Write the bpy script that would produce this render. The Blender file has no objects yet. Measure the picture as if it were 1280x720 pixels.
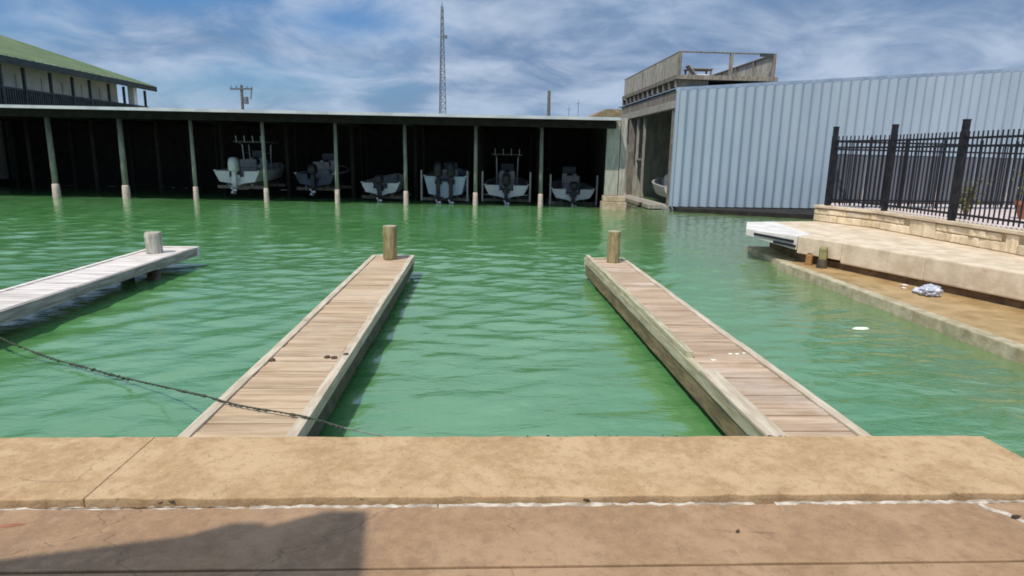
import bpy, bmesh, math, random
import numpy as np
from mathutils import Vector, Matrix, Euler

random.seed(7)
S = bpy.context.scene
COL = S.collection
R = math.radians

# ------------------------------------------------------------------ camera
cam = bpy.data.cameras.new('camera')
cam_o = bpy.data.objects.new('camera', cam)
COL.objects.link(cam_o)
cam.sensor_width = 36.0
cam.lens = 36.0 * 800.0 / 1280.0
cam.clip_start, cam.clip_end = 0.05, 6000
cam_o.matrix_world = (Matrix.Translation((0, 0, 2.3)) @ Matrix.Rotation(R(-3.0), 4, 'Z')
                      @ Matrix.Rotation(R(90 - 11.75), 4, 'X') @ Matrix.Rotation(R(1.2), 4, 'Z'))
S.camera = cam_o

# ------------------------------------------------------------------ light
SUN_EL = 58.0
SUN_DIR = Vector((-0.60 * math.cos(R(SUN_EL)), -0.80 * math.cos(R(SUN_EL)), math.sin(R(SUN_EL)))).normalized()
sun = bpy.data.lights.new('sun', 'SUN')
sun.energy = 3.8
sun.angle = R(0.6)
sun.color = (1.0, 0.935, 0.83)
sun_o = bpy.data.objects.new('sun', sun)
COL.objects.link(sun_o)
sun_o.rotation_euler = SUN_DIR.to_track_quat('Z', 'Y').to_euler()

S.view_settings.view_transform = 'Standard'
S.view_settings.look = 'None'
S.view_settings.exposure = 0.0
S.view_settings.gamma = 1.0
S.cycles.filter_width = 1.8
S.cycles.max_bounces = 8

# ------------------------------------------------------------------ node helper
class NT:
    def __init__(self, tree):
        self.t = tree; self.n = tree.nodes; self.l = tree.links
    def new(self, typ, **kw):
        nd = self.n.new(typ)
        for k, v in kw.items():
            if hasattr(nd, k): setattr(nd, k, v)
        return nd
    def link(self, a, b): self.l.new(a, b)
    def val(self, sock, v):
        if hasattr(v, 'is_linked') or isinstance(v, bpy.types.NodeSocket): self.l.new(v, sock)
        else: sock.default_value = v
    def math(self, op, a, b=0.0, c=0.0, clamp=False):
        nd = self.n.new('ShaderNodeMath'); nd.operation = op; nd.use_clamp = clamp
        for i, v in enumerate((a, b, c)): self.val(nd.inputs[i], v)
        return nd.outputs[0]
    def vmath(self, op, a, b=(0, 0, 0)):
        nd = self.n.new('ShaderNodeVectorMath'); nd.operation = op
        self.val(nd.inputs[0], a)
        if op == 'SCALE': self.val(nd.inputs[3], b)
        else: self.val(nd.inputs[1], b)
        return nd.outputs[1] if op in ('LENGTH', 'DISTANCE', 'DOT_PRODUCT') else nd.outputs[0]
    def noise(self, vec, scale, detail=4, rough=0.55, dist=0.0):
        nd = self.n.new('ShaderNodeTexNoise')
        self.l.new(vec, nd.inputs['Vector'])
        nd.inputs['Scale'].default_value = scale; nd.inputs['Detail'].default_value = detail
        nd.inputs['Roughness'].default_value = rough; nd.inputs['Distortion'].default_value = dist
        return nd.outputs[0]
    def smooth(self, v, a, b, c=0.0, d=1.0):
        nd = self.n.new('ShaderNodeMapRange'); nd.interpolation_type = 'SMOOTHSTEP'
        self.val(nd.inputs[0], v)
        for i, q in enumerate((a, b, c, d)): self.val(nd.inputs[i + 1], q)
        return nd.outputs[0]
    def mix(self, f, a, b, mode='MIX'):
        nd = self.n.new('ShaderNodeMix'); nd.data_type = 'RGBA'; nd.blend_type = mode
        self.val(nd.inputs[0], f)
        for s, v in ((nd.inputs[6], a), (nd.inputs[7], b)):
            if isinstance(v, bpy.types.NodeSocket): self.l.new(v, s)
            else: s.default_value = (v[0], v[1], v[2], 1)
        return nd.outputs[2]

# ------------------------------------------------------------------ world: Nishita with cloud cover
W = bpy.data.worlds.new('World'); S.world = W
W.use_nodes = True
w = NT(W.node_tree); w.n.clear()
out = w.new('ShaderNodeOutputWorld'); bg = w.new('ShaderNodeBackground')
w.link(bg.outputs[0], out.inputs[0])
sky = w.new('ShaderNodeTexSky'); sky.sky_type = 'NISHITA'; sky.sun_disc = False
sky.sun_elevation = R(SUN_EL); sky.sun_rotation = math.atan2(SUN_DIR.x, SUN_DIR.y)
sky.air_density = 1.2; sky.dust_density = 0.6; sky.ozone_density = 2.0
SKY_STR = 0.10
tc = w.new('ShaderNodeTexCoord').outputs['Generated']
sp = w.new('ShaderNodeSeparateXYZ'); w.link(tc, sp.inputs[0])
zz = w.math('ADD', w.math('MAXIMUM', sp.outputs[2], 0.0), 0.25)
cb = w.new('ShaderNodeCombineXYZ')
w.link(w.math('DIVIDE', sp.outputs[0], zz), cb.inputs[0])
w.link(w.math('DIVIDE', sp.outputs[1], zz), cb.inputs[1])
cp = cb.outputs[0]
big = w.noise(cp, 0.95, 5, 0.5, 0.5)
fine = w.noise(w.vmath('ADD', cp, (7.3, 2.1, 0)), 2.6, 7, 0.58, 0.5)
warp = w.math('MULTIPLY', w.math('SUBTRACT', w.math('ADD', w.math('MULTIPLY', fine, 0.6), w.math('MULTIPLY', big, 0.4)), 0.5), 3.4)
def hole(cx, cy, rx, ry):
    d = w.vmath('SUBTRACT', cp, (cx, cy, 0))
    d = w.vmath('DIVIDE', d, (rx, ry, 1))
    ln = w.math('ADD', w.vmath('LENGTH', d), warp)
    return w.smooth(ln, 0.0, 1.45, 1.0, 0.0)
h1 = w.math('MAXIMUM', hole(-0.44, 2.25, 0.36, 0.26), hole(-0.80, 1.98, 0.44, 0.26))
h2 = hole(-1.45, 2.05, 0.55, 0.34)
h3 = hole(-1.05, 2.75, 0.8, 0.32)
hs = w.math('MAXIMUM', h1, w.math('MULTIPLY', w.math('MAXIMUM', h2, h3), 0.75))
cover = w.smooth(big, 0.28, 0.52, 0.86, 1.0)
cover = w.math('MULTIPLY', cover, w.math('SUBTRACT', 1.0, w.math('MULTIPLY', hs, 0.92)))
shade = w.smooth(w.math('ADD', w.math('MULTIPLY', big, 0.55), w.math('MULTIPLY', fine, 0.45)), 0.39, 0.60)
ccol = w.mix(shade, (0.165, 0.265, 0.44), (0.47, 0.57, 0.73))
up = w.math('ADD', 1.0, w.math('MULTIPLY', w.smooth(sp.outputs[2], 0.15, 0.7), 0.55))
ccol = w.vmath('SCALE', ccol, up)
hz = w.smooth(sp.outputs[2], -0.02, 0.12, 1.0, 0.0)
ccol = w.mix(w.math('MULTIPLY', hz, 0.6), ccol, (0.25, 0.41, 0.60))
skyc = w.vmath('SCALE', sky.outputs[0], SKY_STR)
skyc = w.mix(1.0, skyc, (0.40, 0.66, 1.0), 'MULTIPLY')
w.link(w.mix(cover, skyc, ccol), bg.inputs[0])
bg.inputs[1].default_value = 1.0

# ------------------------------------------------------------------ materials
def mat(name, c1, c2=None, scale=4.0, stretch=(1, 1, 1), rough=0.8, bump=0.3, bscale=None, metal=0.0,
        vary=0.0, stain=None, stain_amt=0.5, stain_scale=0.8, detail=6, spec=0.3, lo=0.35, hi=0.65):
    m = bpy.data.materials.new(name); m.use_nodes = True
    t = NT(m.node_tree)
    b = t.n['Principled BSDF']
    pos = t.new('ShaderNodeNewGeometry').outputs['Position']
    sv = t.vmath('MULTIPLY', pos, stretch)
    nz = t.noise(sv, scale, detail, 0.6)
    col = t.mix(t.smooth(nz, lo, hi), c1, c2 or [x * 1.25 for x in c1])
    if stain:
        n2 = t.noise(t.vmath('ADD', pos, (3.1, 9.7, 1.3)), stain_scale, 7, 0.65, 0.4)
        col = t.mix(t.math('MULTIPLY', t.smooth(n2, 0.5, 0.68), stain_amt), col, stain)
    if vary:
        oi = t.new('ShaderNodeObjectInfo').outputs['Random']
        k = t.math('ADD', t.math('MULTIPLY', oi, 2 * vary), 1 - vary)
        col = t.vmath('SCALE', col, k)
    t.link(col, b.inputs['Base Color'])
    rr = t.math('ADD', t.math('MULTIPLY', nz, 0.2), rough - 0.1, clamp=True)
    t.link(rr, b.inputs['Roughness'])
    b.inputs['Metallic'].default_value = metal
    b.inputs['Specular IOR Level'].default_value = spec
    if bump:
        bn = t.new('ShaderNodeBump'); bn.inputs['Strength'].default_value = bump
        bn.inputs['Distance'].default_value = 0.02
        n3 = t.noise(sv, bscale or scale * 3, 8, 0.65)
        t.link(n3, bn.inputs['Height']); t.link(bn.outputs[0], b.inputs['Normal'])
    return m

M = {}
def concrete(name, base, light, dark, speck, sc=1.0, bump=0.4):
    m = bpy.data.materials.new(name); m.use_nodes = True
    t = NT(m.node_tree); b = t.n['Principled BSDF']
    pos = t.new('ShaderNodeNewGeometry').outputs['Position']
    n1 = t.noise(pos, 2.1 * sc, 7, 0.62, 0.5)
    n2 = t.noise(t.vmath('ADD', pos, (5.2, 1.7, 0.4)), 0.8 * sc, 6, 0.6, 0.8)
    n3 = t.noise(pos, 15, 6, 0.75)
    n4 = t.noise(t.vmath('ADD', pos, (1.2, 8.7, 0.4)), 55, 3, 0.7)
    col = t.mix(t.smooth(n1, 0.42, 0.62), base, light)
    col = t.mix(t.math('MULTIPLY', t.smooth(n2, 0.5, 0.66), 0.75), col, dark)
    col = t.mix(t.math('MULTIPLY', t.smooth(n3, 0.48, 0.66), 0.65), col, light)
    col = t.mix(t.math('MULTIPLY', t.smooth(n3, 0.50, 0.34), 0.60), col, dark)
    col = t.mix(t.math('MULTIPLY', t.smooth(n4, 0.60, 0.70), speck), col, [x * 0.45 for x in dark])
    col = t.mix(t.math('MULTIPLY', t.smooth(n4, 0.38, 0.28), speck), col, [min(0.8, x * 1.35) for x in light])
    vo = t.new('ShaderNodeTexVoronoi'); vo.feature = 'DISTANCE_TO_EDGE'; vo.inputs['Scale'].default_value = 0.9
    wv = t.vmath('ADD', pos, t.vmath('SCALE', t.n.new('ShaderNodeTexNoise').outputs['Color'], 0.25))
    t.link(wv, vo.inputs['Vector'])
    ck = t.math('MULTIPLY', t.smooth(vo.outputs[0], 0.006, 0.001), t.smooth(n2, 0.46, 0.54))
    col = t.mix(t.math('MULTIPLY', ck, 0.38), col, [x * 0.35 for x in dark])
    t.link(col, b.inputs['Base Color'])
    b.inputs['Roughness'].default_value = 0.9
    b.inputs['Specular IOR Level'].default_value = 0.25
    h = t.math('ADD', t.math('MULTIPLY', n3, 0.7), t.math('MULTIPLY', n4, 0.45))
    bn = t.new('ShaderNodeBump'); bn.inputs['Strength'].default_value = bump; bn.inputs['Distance'].default_value = 0.012
    t.link(h, bn.inputs['Height']); t.link(bn.outputs[0], b.inputs['Normal'])
    return m
M['cap'] = concrete('pitted_concrete', (0.41, 0.265, 0.138), (0.515, 0.355, 0.20), (0.33, 0.205, 0.105), 0.55, 1.3, 0.6)
M['slab'] = concrete('smooth_concrete', (0.31, 0.19, 0.104), (0.385, 0.246, 0.142), (0.232, 0.145, 0.088), 0.35, 0.9, 0.3)
M['sealant'] = mat('white_sealant', (0.30, 0.24, 0.17), (0.64, 0.57, 0.47), 11, rough=0.8, bump=0.6, bscale=30)
M['dirt'] = mat('dark_joint_dirt', (0.05, 0.04, 0.03), (0.12, 0.09, 0.06), 9, rough=0.95)
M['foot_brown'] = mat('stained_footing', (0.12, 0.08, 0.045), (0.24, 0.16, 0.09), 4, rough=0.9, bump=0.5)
M['rock'] = mat('quay_face', (0.13, 0.11, 0.07), (0.22, 0.19, 0.12), 4, rough=0.9, stain=(0.05, 0.07, 0.03))
M['plank_tan'] = mat('tan_deck_wood', (0.38, 0.265, 0.16), (0.52, 0.385, 0.25), 5, (0.35, 3, 1), rough=0.85, bump=0.4, bscale=9, vary=0.11, stain=(0.56, 0.45, 0.335), stain_amt=0.5)
M['plank_pink'] = mat('pinkish_deck_wood', (0.36, 0.245, 0.155), (0.51, 0.38, 0.27), 5, (0.35, 3, 1), rough=0.85, bump=0.4, bscale=9, vary=0.16, stain=(0.55, 0.455, 0.38), stain_amt=0.6)
M['plank_white'] = mat('bleached_deck_wood', (0.52, 0.46, 0.41), (0.74, 0.68, 0.625), 5, (0.35, 3, 1), rough=0.85, bump=0.3, bscale=9, vary=0.08, stain=(0.45, 0.40, 0.36), stain_amt=0.35)
M['rail_tan'] = mat('pale_edge_board', (0.42, 0.34, 0.24), (0.58, 0.50, 0.38), 6, (3, 0.4, 3), rough=0.85, bump=0.4)
M['rail_olive'] = mat('olive_edge_board', (0.33, 0.29, 0.18), (0.50, 0.45, 0.31), 6, (3, 0.4, 3), rough=0.85, bump=0.4)
M['skirt_brown'] = mat('wet_brown_board', (0.13, 0.095, 0.05), (0.26, 0.19, 0.105), 5, (2, 0.5, 3), rough=0.7, bump=0.5, stain=(0.06, 0.07, 0.02))
M['skirt_grey'] = mat('grey_side_board', (0.22, 0.20, 0.18), (0.36, 0.33, 0.30), 5, (2, 0.5, 4), rough=0.85, bump=0.5)
M['post_grey'] = mat('bleached_piling', (0.30, 0.29, 0.235), (0.50, 0.48, 0.41), 7, (3, 3, 0.4), rough=0.9, bump=0.6)
M['post_tan'] = mat('treated_piling', (0.19, 0.155, 0.07), (0.36, 0.30, 0.16), 7, (3, 3, 0.4), rough=0.9, bump=0.6)
M['post_top'] = mat('piling_end_grain', (0.30, 0.25, 0.17), (0.50, 0.44, 0.34), 20, rough=0.9)
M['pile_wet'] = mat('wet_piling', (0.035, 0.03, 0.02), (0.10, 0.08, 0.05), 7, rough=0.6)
M['bolt'] = mat('rusted_bolt', (0.05, 0.03, 0.02), (0.12, 0.07, 0.04), 20, rough=0.7)
M['rope'] = mat('weedy_rope', (0.03, 0.04, 0.03), (0.07, 0.08, 0.06), 20, rough=0.9)
M['rope_grey'] = mat('grey_rope', (0.16, 0.17, 0.14), (0.26, 0.27, 0.22), 20, rough=0.9)
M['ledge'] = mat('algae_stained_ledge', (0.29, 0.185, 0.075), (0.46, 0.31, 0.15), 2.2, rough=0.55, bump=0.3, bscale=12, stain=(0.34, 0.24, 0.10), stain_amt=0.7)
M['ledge_rim'] = mat('ledge_rim', (0.33, 0.28, 0.17), (0.50, 0.44, 0.30), 5, rough=0.85, bump=0.5, stain=(0.16, 0.16, 0.07), stain_amt=0.5)
M['terrace'] = mat('terrace_concrete', (0.54, 0.43, 0.30), (0.70, 0.58, 0.43), 3, rough=0.9, bump=0.35, bscale=18, stain=(0.47, 0.37, 0.24), stain_amt=0.5, stain_scale=1.5)
M['terrace_white'] = mat('white_painted_concrete', (0.58, 0.54, 0.49), (0.74, 0.71, 0.67), 3, rough=0.85, bump=0.2, stain=(0.55, 0.48, 0.40), stain_amt=0.4, stain_scale=1.5)
M['stone'] = mat('buff_stone', (0.58, 0.46, 0.30), (0.78, 0.65, 0.46), 3.5, rough=0.92, bump=0.7, bscale=9, vary=0.14, stain=(0.62, 0.52, 0.42), stain_amt=0.5, stain_scale=2.5)
M['mortar'] = mat('mortar', (0.40, 0.32, 0.21), (0.55, 0.45, 0.31), 8, rough=0.95, bump=0.5)
M['patio'] = mat('pink_patio', (0.52, 0.43, 0.40), (0.64, 0.54, 0.50), 2, rough=0.9, bump=0.1)
M['iron'] = mat('black_iron', (0.010, 0.010, 0.013), (0.02, 0.02, 0.025), 8, rough=0.5, bump=0.05)
M['screen'] = mat('grey_mesh_screen', (0.11, 0.125, 0.155), (0.16, 0.175, 0.21), 3, (1, 1, 0.2), rough=0.9, bump=0.1)
M['metal_wall'] = mat('galvanised_blue_sheet', (0.265, 0.34, 0.415), (0.325, 0.40, 0.47), 1.6, (1, 1, 0.15), rough=0.6, bump=0.03, vary=0.04, stain=(0.30, 0.345, 0.39), stain_amt=0.35, spec=0.4, lo=0.2, hi=0.8)
M['metal_trim'] = mat('sheet_trim', (0.22, 0.30, 0.40), (0.30, 0.38, 0.48), 2, rough=0.5, bump=0.02, metal=0.1)
M['timber_old'] = mat('grey_brown_timber', (0.14, 0.12, 0.10), (0.26, 0.23, 0.195), 5, (2, 2, 0.5), rough=0.9, bump=0.5, vary=0.15)
M['timber_pale'] = mat('pale_grey_timber', (0.25, 0.23, 0.20), (0.40, 0.375, 0.33), 5, (2, 2, 0.5), rough=0.9, bump=0.5, vary=0.1)
M['panel_green'] = mat('grey_green_panel', (0.26, 0.275, 0.22), (0.42, 0.42, 0.35), 3, (2, 2, 0.4), rough=0.85, bump=0.3)
M['concrete_foot'] = mat('stained_concrete', (0.36, 0.28, 0.18), (0.52, 0.42, 0.30), 4, rough=0.9, bump=0.5, stain=(0.12, 0.09, 0.05))
M['dark_wood'] = mat('shade_dark_wood', (0.016, 0.014, 0.013), (0.03, 0.027, 0.024), 3, rough=0.95, bump=0.2)  # near black; colour also carries shade inside the boathouse and under the shed
M['fascia'] = mat('white_fascia_metal', (0.40, 0.43, 0.45), (0.52, 0.54, 0.56), 1.2, rough=0.55, bump=0.03)
M['bpost'] = mat('pale_boathouse_post', (0.17, 0.19, 0.155), (0.31, 0.32, 0.275), 4, (3, 3, 0.4), rough=0.9, bump=0.4, vary=0.2)
M['barnacle'] = mat('barnacled_foot', (0.42, 0.34, 0.29), (0.60, 0.50, 0.43), 12, rough=0.95, bump=0.8)
M['gel'] = mat('white_gelcoat', (0.50, 0.53, 0.54), (0.60, 0.62, 0.63), 2, rough=0.3, bump=0.0, spec=0.5)
M['gel_blue'] = mat('pale_blue_gelcoat', (0.36, 0.47, 0.56), (0.44, 0.54, 0.62), 2, rough=0.3, bump=0.0, spec=0.5)
M['gel_dark'] = mat('navy_gelcoat', (0.02, 0.03, 0.06), (0.03, 0.05, 0.09), 2, rough=0.3, bump=0.0, spec=0.5)
M['cowl_white'] = mat('white_cowling', (0.46, 0.48, 0.50), (0.56, 0.58, 0.60), 3, rough=0.35, bump=0.0)
M['cowl_dark'] = mat('black_cowling', (0.015, 0.016, 0.018), (0.03, 0.03, 0.034), 3, rough=0.35, bump=0.0)
M['alu'] = mat('aluminium_tube', (0.45, 0.46, 0.48), (0.55, 0.56, 0.58), 5, rough=0.4, bump=0.0, metal=0.6)
M['canvas'] = mat('grey_canvas', (0.12, 0.12, 0.12), (0.20, 0.19, 0.18), 4, rough=0.9, bump=0.1)
M['vinyl'] = mat('seat_vinyl', (0.20, 0.21, 0.22), (0.28, 0.28, 0.28), 4, rough=0.6, bump=0.0)
M['guide'] = mat('white_guide_pole', (0.26, 0.25, 0.25), (0.36, 0.34, 0.33), 5, rough=0.6, bump=0.0)
M['green_roof'] = mat('green_metal_roof', (0.16, 0.225, 0.13), (0.22, 0.285, 0.175), 0.5, rough=0.6, bump=0.02, metal=0.1)
M['pale_wall'] = mat('pale_grey_wall', (0.44, 0.45, 0.41), (0.56, 0.56, 0.50), 0.7, rough=0.9, bump=0.1)
M['dark_trim'] = mat('dark_blue_trim', (0.03, 0.04, 0.045), (0.06, 0.07, 0.075), 3, rough=0.7)
M['glass_dark'] = mat('window_glass', (0.10, 0.12, 0.14), (0.14, 0.16, 0.18), 1, rough=0.1, bump=0.0, spec=0.5)
M['white_paint'] = mat('white_paint', (0.68, 0.69, 0.70), (0.78, 0.79, 0.80), 3, rough=0.7, bump=0.05)
M['brown_roof'] = mat('brown_roof', (0.20, 0.15, 0.09), (0.32, 0.25, 0.16), 2, rough=0.9, bump=0.3)
M['steel'] = mat('weathered_steel', (0.13, 0.15, 0.18), (0.20, 0.22, 0.25), 2, rough=0.6, bump=0.0, metal=0.3)
M['pole'] = mat('utility_pole_wood', (0.10, 0.10, 0.10), (0.16, 0.16, 0.15), 3, rough=0.9)
M['land'] = mat('coastal_ground', (0.20, 0.18, 0.11), (0.30, 0.27, 0.17), 0.3, rough=0.95, bump=0.3)
M['leaf'] = mat('yellow_green_leaf', (0.07, 0.09, 0.03), (0.22, 0.22, 0.08), 6, rough=0.7, bump=0.1, vary=0.2)
M['stem'] = mat('brown_stem', (0.10, 0.07, 0.04), (0.16, 0.12, 0.07), 6, rough=0.9)
M['terracotta'] = mat('terracotta', (0.24, 0.09, 0.055), (0.36, 0.15, 0.09), 4, rough=0.85, bump=0.2)
M['soil'] = mat('soil', (0.04, 0.03, 0.02), (0.07, 0.05, 0.03), 10, rough=1.0)
M['rust'] = mat('rusty_post', (0.26, 0.13, 0.04), (0.42, 0.23, 0.09), 8, rough=0.9, bump=0.5)
M['mossy'] = mat('mossy_post', (0.20, 0.19, 0.08), (0.34, 0.31, 0.15), 8, rough=0.9, bump=0.5)
M['foam'] = mat('white_foam', (0.72, 0.76, 0.62), (0.82, 0.85, 0.72), 10, rough=0.7, bump=0.2)
M['bag'] = mat('clear_plastic_bag', (0.34, 0.36, 0.42), (0.56, 0.58, 0.64), 9, rough=0.2, bump=0.3, spec=0.6)
M['paper'] = mat('paper_scrap', (0.62, 0.52, 0.44), (0.74, 0.66, 0.58), 8, rough=0.9)
M['canopy'] = mat('caster_metal', (0.35, 0.35, 0.34), (0.45, 0.45, 0.44), 1, rough=0.6)  # surface of the added shadow caster, out of view

# water: murky green body under a clear reflecting skin
def water_mat():
    m = bpy.data.materials.new('harbour_water'); m.use_nodes = True
    t = NT(m.node_tree); b = t.n['Principled BSDF']
    pos = t.new('ShaderNodeNewGeometry').outputs['Position']
    sx = t.new('ShaderNodeSeparateXYZ'); t.link(pos, sx.inputs[0])
    n = t.noise(pos, 0.35, 4, 0.5)
    col = t.mix(t.smooth(n, 0.35, 0.65), (0.074, 0.218, 0.066), (0.096, 0.250, 0.088))
    shal = t.smooth(t.math('ADD', sx.outputs[0], t.math('MULTIPLY', n, 2.0)), 4.6, 7.6)
    col = t.mix(t.math('MULTIPLY', shal, 0.55), col, (0.15, 0.17, 0.07))
    t.link(col, b.inputs['Base Color'])
    b.inputs['Roughness'].default_value = 0.05
    b.inputs['IOR'].default_value = 2.3
    b.inputs['Specular IOR Level'].default_value = 0.5
    sv = t.vmath('MULTIPLY', pos, (0.75, 1.5, 1))
    h = t.math('ADD', t.math('MULTIPLY', t.noise(sv, 2.6, 3, 0.5, 0.8), 1.0), t.math('MULTIPLY', t.noise(sv, 8.0, 4, 0.6, 0.6), 0.35))
    bn = t.new('ShaderNodeBump'); bn.inputs['Strength'].default_value = 0.5
    bn.inputs['Distance'].default_value = 0.03
    t.link(h, bn.inputs['Height']); t.link(bn.outputs[0], b.inputs['Normal'])
    return m
M['water'] = water_mat()

# ------------------------------------------------------------------ mesh helpers (everything authored in world coordinates)
WM = {}
def V(*a): return Vector(a)
class MB:
    def __init__(self, xf=None): self.v = []; self.f = []; self.xf = xf or Matrix.Identity(4); self.mi = []
    def _add(self, vs, fs):
        o = len(self.v)
        self.v += [self.xf @ Vector(p) for p in vs]
        self.f += [[i + o for i in q] for q in fs]
        return self
    def box(self, a, b):
        x0, y0, z0 = a; x1, y1, z1 = b
        vs = [(x0, y0, z0), (x1, y0, z0), (x1, y1, z0), (x0, y1, z0), (x0, y0, z1), (x1, y0, z1), (x1, y1, z1), (x0, y1, z1)]
        return self._add(vs, [(0, 3, 2, 1), (4, 5, 6, 7), (0, 1, 5, 4), (1, 2, 6, 5), (2, 3, 7, 6), (3, 0, 4, 7)])
    def bar(self, p, q, wd, ht=None, up=(0, 0, 1)):
        ht = ht or wd; p = Vector(p); q = Vector(q); d = (q - p).normalized()
        u = Vector(up)
        if abs(d.dot(u)) > 0.98: u = Vector((0, 1, 0))
        s = d.cross(u).normalized() * wd / 2; t = s.cross(d).normalized() * ht / 2
        vs = [p - s - t, p + s - t, p + s + t, p - s + t, q - s - t, q + s - t, q + s + t, q - s + t]
        return self._add(vs, [(3, 2, 1, 0), (4, 5, 6, 7), (0, 1, 5, 4), (1, 2, 6, 5), (2, 3, 7, 6), (3, 0, 4, 7)])
    def tube(self, pts, rads, n=8, cap=True):
        pts = [Vector(p) for p in pts]
        if not hasattr(rads, '__len__'): rads = [rads] * len(pts)
        vs = []; fs = []
        for i, p in enumerate(pts):
            d = (pts[min(i + 1, len(pts) - 1)] - pts[max(i - 1, 0)]).normalized()
            u = Vector((0, 0, 1)) if abs(d.z) < 0.95 else Vector((1, 0, 0))
            a = d.cross(u).normalized(); b = a.cross(d).normalized()
            for k in range(n):
                th = 2 * math.pi * k / n
                vs.append(p + (a * math.cos(th) + b * math.sin(th)) * rads[i])
        for i in range(len(pts) - 1):
            for k in range(n):
                fs.append((i * n + k, i * n + (k + 1) % n, (i + 1) * n + (k + 1) % n, (i + 1) * n + k))
        if cap:
            fs.append(tuple(range(n))[::-1]); fs.append(tuple((len(pts) - 1) * n + k for k in range(n)))
        return self._add(vs, fs)
    def prism(self, poly, z0, z1):
        n = len(poly)
        vs = [(p[0], p[1], z0) for p in poly] + [(p[0], p[1], z1) for p in poly]
        fs = [tuple(range(n))[::-1], tuple(range(n, 2 * n))] + [(i, (i + 1) % n, n + (i + 1) % n, n + i) for i in range(n)]
        return self._add(vs, fs)
    def extrude(self, poly, d):
        """polygon of 3-D points swept by the vector d"""
        n = len(poly); d = Vector(d)
        vs = [Vector(p) for p in poly] + [Vector(p) + d for p in poly]
        fs = [tuple(range(n))[::-1], tuple(range(n, 2 * n))] + [(i, (i + 1) % n, n + (i + 1) % n, n + i) for i in range(n)]
        return self._add(vs, fs)
    def blob(self, c, r, seed=0, jit=0.25, sub=1):
        bm = bmesh.new(); bmesh.ops.create_icosphere(bm, subdivisions=sub, radius=1.0)
        rn = random.Random(seed); c = Vector(c)
        r = r if hasattr(r, '__len__') else (r, r, r)
        vs = []
        for v in bm.verts:
            k = 1 + rn.uniform(-jit, jit)
            vs.append((c.x + v.co.x * r[0] * k, c.y + v.co.y * r[1] * k, c.z + v.co.z * r[2] * k))
        fs = [[v.index for v in f.verts] for f in bm.faces]; bm.free()
        return self._add(vs, fs)
    def mesh(self, name, m, bevel=0.0, smooth=False, centre=None):
        c = centre if centre is not None else sum(self.v, Vector()) / len(self.v)
        me = bpy.data.meshes.new(name)
        me.from_pydata([tuple(p - c) for p in self.v], [], self.f)
        bm = bmesh.new(); bm.from_mesh(me)
        bmesh.ops.recalc_face_normals(bm, faces=bm.faces)
        if bevel:
            bmesh.ops.bevel(bm, geom=[e for e in bm.edges if e.calc_face_angle(0) > 0.5], offset=bevel, segments=2, affect='EDGES', profile=0.6)
        bm.to_mesh(me); bm.free()
        if smooth:
            for p in me.polygons: p.use_smooth = True
        me.materials.append(m)
        return me, c
    def build(self, name, m, parent=None, bevel=0.0, smooth=False, centre=None):
        me, c = self.mesh(name, m, bevel, smooth, centre)
        return place(name, me, c, parent)

def place(name, me, loc, parent=None):
    o = bpy.data.objects.new(name, me); COL.objects.link(o)
    loc = Vector(loc)
    if parent is not None:
        o.parent = parent; o.location = loc - WM[parent.name]
    else:
        o.location = loc
    WM[o.name] = loc
    return o
def empty(name, loc):
    o = bpy.data.objects.new(name, None); COL.objects.link(o)
    o.empty_display_size = 0.2; o.location = loc; WM[o.name] = Vector(loc)
    return o
def tag(o, label=None, cat=None, group=None, kind=None):
    for k, v in (('label', label), ('category', cat), ('group', group), ('kind', kind)):
        if v: o[k] = v
    return o
def thing(name, loc, label, cat, group=None): return tag(empty(name, loc), label, cat, group)
def jag(p, q, n, amp, rn):
    """points from p to q, wobbling sideways"""
    p = Vector(p); q = Vector(q); d = (q - p); nrm = Vector((-d.y, d.x)).normalized()
    return [p + d * (i / n) + nrm * (rn.uniform(-amp, amp) if 0 < i < n else 0) for i in range(n + 1)]

# ================================================================== SETTING
# land sheet behind the harbour, reaching the horizon, and the near shore
land = MB()
land._add([(-4000, 47, 0.3), (4000, 47, 0.3), (4000, 5000, 0.3), (-4000, 5000, 0.3)], [(0, 1, 2, 3)])
land._add([(-4000, 47, -3), (4000, 47, -3), (4000, 47, 0.3), (-4000, 47, 0.3)], [(0, 1, 2, 3)])
land._add([(-4000, -3000, 0.2), (4000, -3000, 0.2), (4000, -11, 0.2), (-4000, -11, 0.2)], [(0, 1, 2, 3)])
tag(land.build('ground', M['land']), kind='structure')

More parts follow.
